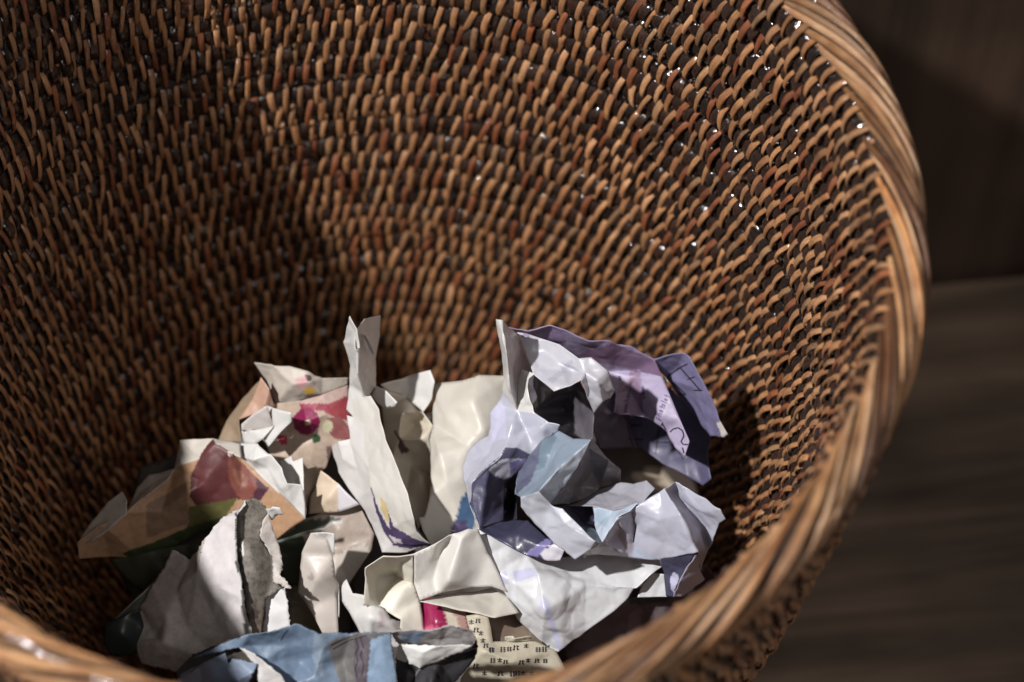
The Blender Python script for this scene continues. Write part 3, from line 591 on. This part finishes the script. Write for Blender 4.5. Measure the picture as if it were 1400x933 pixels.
# --- rose page
sheet('crumpled_page', 'magazine page with dark red rose and green leaf on peach, at the left wall', 'paper', M_NEWS, [
 dict(col=(.56,.52,.47), b=[(246,602,-13.1),(290,600,-12.4),(328,606,-12.3),(330,626,-12.3),(312,618,-12.2),(294,607,-12.2),(278,626,-12.6),(250,634,-13.1),(238,640,-13.5),(243,620,-13.5)]),  # white reverse of the curl, greyed for the shadow it lies in
 dict(col=WHITE, b=[(328,606,-12.6),(350,606,-12),(368,622,-11.9),(384,640,-12),(392,662,-12.2),(412,664,-12.3),(416,690,-12.8),(417,710,-13.2),(400,692,-13.0),(380,672,-12.8),(348,642,-12.7),(330,626,-12.6)], i=[(345,630,-12.1),(365,640,-12.4),(385,668,-12.5)], c=[(12,13),(13,3)]),
 dict(col=WHITE, b=[(381,630,-13.2),(398,623,-12.9),(400,631,-12.8),(414,626,-12.6),(416,680,-13),(418,704,-13.4),(408,700,-13.5),(386,660,-13.4)]),
 dict(col=(.42,.255,.15), b=[(106,742,-13.6),(136,720,-13.3),(170,702,-13.2),(205,668,-13.3),(238,640,-13.5),(250,634,-13.1),(278,626,-12.6),(294,607,-12.2),(312,618,-12.2),(330,626,-12.6),(348,642,-12.7),(380,672,-12.8),(417,710,-13.2),(395,724,-13.6),(372,742,-14.2),(340,735,-14.3),(310,710,-14),(268,732,-14.6),(230,750,-14.9),(190,762,-15),(150,764,-14.8),(108,764,-14.2)], i=[(280,660,-13),(220,700,-13.7),(330,665,-13.1),(160,735,-13.7)], c=[(7,22),(22,23)]),
 dict(col=(.50,.45,.40), b=[(238,640,-13.5),(202,648,-13.8),(186,666,-13.8),(176,690,-13.7),(170,703,-13.3),(202,676,-13.1),(230,654,-13.2)]),  # white reverse at the left, its shade put into the grey
 dict(col=(.48,.42,.36), b=[(166,672,-13),(144,690,-13.4),(116,726,-13.8),(106,744,-13.8),(126,738,-13.4),(152,720,-13.2),(172,704,-13.1),(173,684,-13)]),  # outermost curl of the white reverse, also greyed for shade
], prints=[
 ([(292,600),(270,632),(262,650),(260,680),(270,696),(300,696),(322,682),(340,686),(358,680),(366,668),(350,654),(316,618),(294,606)], (.11,.03,.032)),
 ([(312,618),(330,632),(352,656),(350,676),(336,686),(320,672),(312,650)], (.21,.065,.05)), ([(318,640),(330,645),(338,662),(330,668),(320,655)], (.27,.11,.08)), ([(350,654),(368,668),(356,684),(340,688),(350,670)], (.07,.02,.035)), ([(311,617),(319,618),(318,624),(312,624)], (.75,.7,.66)),
 ([(258,694),(326,680),(306,710),(256,724)], (.12,.115,.04)), ([(254,722),(306,708),(330,700),(300,730),(250,756),(180,766),(168,757)], (.04,.058,.022)),
 ([(200,690),(256,660),(258,715),(200,735)], (.25,.155,.10)),
], key=71, coarse=.0009, res=.00055, dz=-1.0)
sheet('paper_scrap', 'beige triangular scrap with pale violet corner, touching the foot of the spike twist', 'paper', M_PAPER, [
 dict(col=(.66,.54,.42), b=[(438,644,-13.9),(464,662,-13.9),(492,690,-14.1),(464,700,-14.6),(420,704,-15),(422,680,-14.8),(432,662,-14.4)], i=[(450,680,-14.1)]),
 dict(col=(.36,.29,.23), b=[(414,626,-14.3),(438,644,-14.5),(432,662,-14.8),(422,682,-15.1),(418,704,-15.4),(412,680,-15),(410,640,-14.6)]),
], prints=[([(464,655),(495,690),(464,705)], (.68,.66,.70))], key=75)
sheet('crumpled_page', 'taupe page with dark green printed band, between rose page and small grey leaf', 'paper', M_NEWS, [
 dict(col=(.34,.28,.24), b=[(372,742,-15.2),(417,709,-15),(440,700,-15),(492,692,-14.6),(512,730,-14.7),(508,752,-14.9),(476,800,-15.8),(455,806,-15.8),(430,800,-16),(392,800,-16),(380,770,-15.6)], i=[(460,725,-15.2),(460,750,-15.1),(480,745,-14.9),(430,740,-15)], c=[(11,4)]),
], prints=[([(372,742),(417,709),(470,708),(440,722),(415,732),(425,760),(410,820),(380,815)], (.028,.036,.022)), ([(430,722),(470,710),(468,714),(432,727)], (.42,.42,.40)), ([(452,762),(500,742),(506,755),(476,805),(455,806)], (.52,.47,.43))], key=77)  # last polygon is the lit part of the page painted lighter
# --- torn paper with grainy photo
torn = sheet('torn_paper', 'white torn paper with grey grainy photo stripe and ragged edge, behind blue newspaper', 'paper', M_TORN, [
 dict(col=(.60,.57,.58), b=[(334,685,-11.4),(320,697,-11.8),(302,710,-12.1),(282,738,-12.6),(268,780,-13.1),(266,800,-13.3),(290,846,-13.6),(314,884,-13.9),(344,870,-13.3),(336,830,-12.7),(333,800,-12.4),(326,770,-12.1),(322,735,-11.8),(322,705,-11.5)], i=[(292,802,-12.8),(302,765,-12.4),(312,820,-13),(325,815,-12.6),(310,850,-13.3)], c=[(14,5),(14,17),(15,14),(17,16)]),
 dict(col=(.20,.18,.155), b=[(334,685,-11.4),(346,683,-11.4),(358,688,-11.5),(367,699,-11.7),(360,716,-12),(355,732,-12.2),(371,760,-12.6),(372,795,-12.9),(386,804,-12.9),(362,820,-13.1),(358,868,-13.6),(344,870,-13.5),(336,830,-12.9),(333,800,-12.6),(326,770,-12.3),(322,735,-12),(322,705,-11.7)], i=[(345,750,-12.1),(350,790,-12.5)]),
 dict(col=(.55,.51,.48), b=[(367,699,-11.7),(371,718,-12),(380,740,-12.4),(387,772,-12.8),(384,786,-12.8),(392,796,-12.8),(400,806,-12.9),(390,804,-12.9),(372,795,-12.9),(371,760,-12.6),(355,732,-12.1),(360,716,-11.9)]),
 dict(col=(.66,.65,.66), b=[(386,804,-12.9),(390,804,-12.9),(394,832,-13.2),(397,860,-13.6),(397,872,-13.7),(357,872,-13.9),(360,845,-13.6),(362,820,-13.4)]),
 dict(col=WHITE, b=[(364,697,-11.6),(374,694,-11.4),(382,696,-11.4),(389,703,-11.6),(378,704,-11.8),(371,712,-12)]),
 dict(col=(.56,.51,.47), b=[(282,738,-12.7),(268,780,-13.1),(266,800,-13.3),(290,846,-13.6),(314,884,-13.9),(300,905,-14.4),(240,920,-15),(192,908,-15.2),(188,880,-15),(192,828,-14.8),(206,802,-14.6),(220,780,-14.4),(236,752,-13.9),(262,766,-13.8)], i=[(228,845,-13.8),(240,810,-14),(215,872,-14.6),(222,880,-14),(255,860,-14)], c=[(13,15),(15,14),(17,5),(17,7)]),  # left part of the white sheet, toned down for its shadow
], prints=[([(321,700),(328,705),(330,760),(338,800),(342,872),(334,872),(331,800),(323,770),(320,735)], (.05,.045,.04)), ([(340,830),(362,826),(360,872),(343,872)], (.20,.16,.13)), (circ(347,840,7,8), (.08,.07,.06)), ([(330,735),(334,748),(333,760),(329,752)], (.7,.68,.66))], key=81, dz=-.5, ragged=.00018, coarse=.0009, res=.0008)  # first polygon: black edge of the stripe with its shadow painted in
sheet('paper_scrap', 'small grey-white leaf of paper standing upright right of the torn grey photo paper', 'paper', M_PAPER, [
 dict(col=(.56,.51,.47), b=[(425,729,-13.2),(445,736,-13.2),(449,745,-13.3),(455,760,-13.6),(457,788,-14.1),(464,800,-14.5),(460,815,-14.6),(463,868,-15.3),(442,868,-15.3),(430,845,-15),(418,826,-14.8),(405,812,-14.7),(408,790,-14.3),(412,756,-13.7),(419,741,-13.4)], i=[(435,790,-13.8)]),
 dict(col=WHITE, b=[(425,729,-13.2),(440,729,-12.9),(457,730,-12.8),(457,758,-13.4),(452,752,-13.3),(445,736,-13.2)]),  # light on the upper right edge, painted as a whiter patch
 dict(col=WHITE, b=[(455,806,-14.7),(463,800,-14.5),(463,845,-15),(452,825,-14.9)]),
], prints=[(circ(425,790,5,8), (.36,.32,.31))], key=85)
# --- blue newspaper
blue = sheet('newspaper_page', 'sky blue and grey newspaper page with a torn black end, nearest the front rim', 'newspaper', M_NEWS, [
 dict(col=(.145,.205,.295), b=[(262,900,-11.6),(314,876,-11),(340,867,-10.7),(396,859,-10.4),(404,856,-10.3),(432,866,-10.5),(480,866,-10.7),(520,864,-10.7),(534,865,-10.8),(538,900,-11.2),(548,965,-11.8),(480,975,-12),(420,965,-12),(396,940,-11.6),(360,905,-11.3),(328,885,-11)], i=[(345,882,-11.2),(395,882,-11.1),(440,888,-10.8),(410,905,-11.6),(470,900,-11.3),(505,905,-11),(430,925,-11.4)], c=[(15,16),(16,17),(17,4),(17,18),(18,6)]),
 dict(col=(.23,.285,.39), b=[(240,930,-12.2),(284,903,-11.5),(308,893,-11.2),(312,908,-11.4),(318,900,-11.3),(350,908,-10.9),(346,920,-11.1),(342,936,-11.4),(338,975,-11.9),(235,975,-12.5)], i=[(300,930,-11.5),(325,930,-11.1)]),
 dict(col=(.07,.065,.06), b=[(240,918,-12.4),(262,896,-11.9),(300,880,-11.6),(316,874,-11.4),(328,885,-11.3),(350,908,-11.5),(318,902,-11.7),(312,910,-11.8),(284,905,-11.9),(240,932,-12.6)]),
 dict(col=(.62,.60,.60), b=[(328,885,-10.9),(345,893,-10.8),(365,908,-10.7),(383,924,-10.8),(396,945,-11.2),(400,975,-11.6),(358,975,-11.6),(352,935,-11.3),(351,912,-11.1)]),
 dict(col=(.45,.43,.44), b=[(532,864,-10.8),(586,864,-10.7),(602,861,-10.5),(616,858,-10.4),(632,859,-10.4),(645,863,-10.6),(652,875,-11),(646,884,-11.4),(600,883,-11.7),(545,880,-11.6)], i=[(600,874,-11.2)]),
 dict(col=(.76,.76,.75), b=[(545,881,-11.4),(600,883,-11.1),(646,884,-11.2),(632,892,-11.4),(615,898,-11.6),(600,905,-11.8),(586,909,-11.9),(574,915,-12),(560,909,-11.9),(541,902,-11.9)], i=[(580,893,-11.3)]),
 dict(col=(.025,.025,.03), b=[(541,900,-12),(560,907,-12),(574,913,-12.1),(600,903,-12),(632,890,-11.8),(652,875,-11.2),(653,892,-11.8),(642,910,-12.2),(620,934,-12.6),(604,970,-13),(545,970,-12.8)], i=[(590,935,-11.9)]),
], prints=[
 ([(448,880),(462,872),(492,865),(533,866),(508,876),(504,905),(500,950),(470,945),(458,915)], (.14,.135,.135)), ([(486,872),(500,868),(508,876),(504,905),(500,950),(488,950),(484,900)], (.10,.08,.10)),
 ([(507,875),(534,866),(538,900),(548,975),(500,975),(503,920)], (.26,.37,.52)), ([(548,868),(586,865),(572,878),(550,878)], (.26,.36,.50)), ([(246,922),(284,904),(292,930),(290,975),(235,975)], (.28,.28,.36)),  # last polygon: shaded part of the page painted greyish violet
 ([(430,868),(446,868),(444,890),(440,930),(425,900)], (.22,.28,.36)), ([(612,860),(632,860),(606,872),(592,876)], (.72,.71,.70)),
 ([(310,890),(326,886),(342,903),(318,901)], (.07,.06,.05)),
], key=91, fine=.0005, coarse=.001, ragged=.00012, res=.0006)
strokes(blue, 'grey_scribble', [[(486,874),(490,884),(486,893),(489,904),(485,914),(488,926)],[(492,870),(496,884),(493,896),(497,910),(494,925)],[(452,882),(470,874),(490,868)],[(455,888),(476,876),(500,869)],[(384,876),(388,868),(394,861)]], 1.0, M_INK)
# --- character paper
chars = sheet('printed_scrap', 'cream paper scrap printed with rows of black characters, under the hanging white corner', 'paper', M_NEWS, [
 dict(col=(.50,.455,.36), b=[(638,842,-14),(652,840,-13.8),(667,842,-13.8),(671,858,-14),(674,878,-14.2),(700,876,-14.2),(727,873,-14.2),(760,890,-14.4),(776,920,-14.8),(760,975,-15.6),(620,975,-15.4),(630,928,-14.8),(650,900,-14.2),(646,872,-14.2)], i=[(700,905,-14.1),(662,890,-13.9),(700,935,-14.7)]),
 dict(col=(.20,.15,.11), b=[(667,842,-14.2),(684,840,-14.6),(712,838,-14.8),(735,860,-14.8),(748,884,-14.8),(727,875,-14.5),(700,878,-14.6),(675,880,-14.5),(671,858,-14.4)]),
 dict(col=(.56,.52,.44), b=[(690,878,-14.3),(690,872,-14),(700,871,-13.9),(703,875,-13.9),(726,873,-13.9),(728,877,-14.1),(703,879,-14.1)]),
], key=95, fine=.0003)
G = []
def glyph(x, y, s, k):
    R = []
    if k % 3 == 0:
        R += [[(x-2*s/5, y-s), (x-2*s/5, y+s)], [(x+2*s/5, y-s), (x+2*s/5, y+s)]]
        for q in (-.6, 0, .6): R += [[(x-s, y+q*s), (x-2*s/5, y+q*s)], [(x+2*s/5, y+q*s), (x+s, y+q*s)]]
    elif k % 3 == 1:
        R += [[(x-s, y-.3*s), (x+s, y-.4*s)], [(x, y-s), (x+.1*s, y+s)], [(x-.8*s, y+.8*s), (x-.1*s, y), (x+.9*s, y+.7*s)]]
    else:
        R += [[(x-.9*s, y-.2*s), (x-.1*s, y-.5*s)], [(x-.5*s, y-s), (x-.6*s, y+s)], [(x-.6*s, y+.3*s), (x-1.1*s, y+.8*s)], [(x+.4*s, y-s), (x+.5*s, y+.9*s)], [(x+.4*s, y-.2*s), (x+1.1*s, y-.6*s)], [(x+.5*s, y+.2*s), (x+1.1*s, y+.8*s)]]
    return R
for k, (gx, gy) in enumerate([(674,904),(684,903),(692,905),(722,904),(734,903),(688,888),(705,886),(697,887),(720,884),(735,889),(644,851),(654,850),(657,866),(664,883),(671,888),(684,921),(700,922),(716,921),(746,904),(662,920),(650,862),(660,876),(712,905),(672,890),(650,910),(708,921),(728,921),(745,889)]): G += glyph(gx+random.uniform(-1, 1), gy+random.uniform(-1, 1), random.uniform(3.0, 3.9), k*7+k//3)
strokes(chars, 'printed_characters', G, 1.15, M_INK)
# --- deeper pages
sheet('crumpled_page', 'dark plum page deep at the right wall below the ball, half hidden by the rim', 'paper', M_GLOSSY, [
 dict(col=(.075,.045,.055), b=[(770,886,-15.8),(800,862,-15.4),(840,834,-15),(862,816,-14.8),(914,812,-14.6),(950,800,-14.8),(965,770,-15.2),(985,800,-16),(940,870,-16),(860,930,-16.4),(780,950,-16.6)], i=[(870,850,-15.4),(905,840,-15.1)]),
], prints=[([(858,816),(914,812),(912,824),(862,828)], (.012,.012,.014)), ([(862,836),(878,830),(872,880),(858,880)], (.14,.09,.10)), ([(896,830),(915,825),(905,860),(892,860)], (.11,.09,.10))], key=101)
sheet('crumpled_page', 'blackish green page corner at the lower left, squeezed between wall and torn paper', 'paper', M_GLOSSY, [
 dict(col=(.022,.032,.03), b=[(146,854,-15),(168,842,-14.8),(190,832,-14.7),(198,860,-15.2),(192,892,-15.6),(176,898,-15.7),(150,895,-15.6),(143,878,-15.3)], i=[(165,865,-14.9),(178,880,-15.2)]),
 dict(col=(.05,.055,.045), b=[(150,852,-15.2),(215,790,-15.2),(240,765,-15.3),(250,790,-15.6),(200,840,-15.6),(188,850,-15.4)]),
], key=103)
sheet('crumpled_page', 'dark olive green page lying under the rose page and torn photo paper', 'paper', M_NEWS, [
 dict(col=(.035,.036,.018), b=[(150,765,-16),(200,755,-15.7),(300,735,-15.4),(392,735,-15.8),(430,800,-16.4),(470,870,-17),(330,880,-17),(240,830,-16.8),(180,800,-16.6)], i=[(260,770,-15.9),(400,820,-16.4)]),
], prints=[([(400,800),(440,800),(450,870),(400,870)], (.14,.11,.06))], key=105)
sheet('crumpled_page', 'brown filler page added deepest, darkened for the shade in the gaps right of the cream paper', 'paper', M_NEWS, [
 dict(col=(.06,.045,.04), b=[(480,600,-16.2),(600,560,-15.8),(820,570,-15.8),(900,590,-15.6),(950,650,-16),(970,740,-16.6),(930,840,-17),(760,940,-18),(560,960,-18),(480,860,-17.5)], i=[(700,700,-16.5),(860,650,-15.6),(900,700,-16),(600,800,-17)]),  # added filler sheet, its brown darkened to stand for shade in the gaps
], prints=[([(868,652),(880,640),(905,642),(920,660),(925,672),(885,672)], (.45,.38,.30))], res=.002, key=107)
sheet('crumpled_page', 'filler page added at the bottom of the pile, coloured dark as the shade behind the flower patterned page', 'paper', M_NEWS, [
 dict(col=(.06,.05,.042), b=[(190,640,-16.5),(300,600,-16),(480,560,-16),(520,640,-16.4),(560,760,-17),(540,880,-17.8),(400,950,-18.5),(230,900,-18),(160,780,-17.4)], i=[(350,750,-17),(300,680,-16.6)]),  # added filler under the left half, dark colour in place of deep shade
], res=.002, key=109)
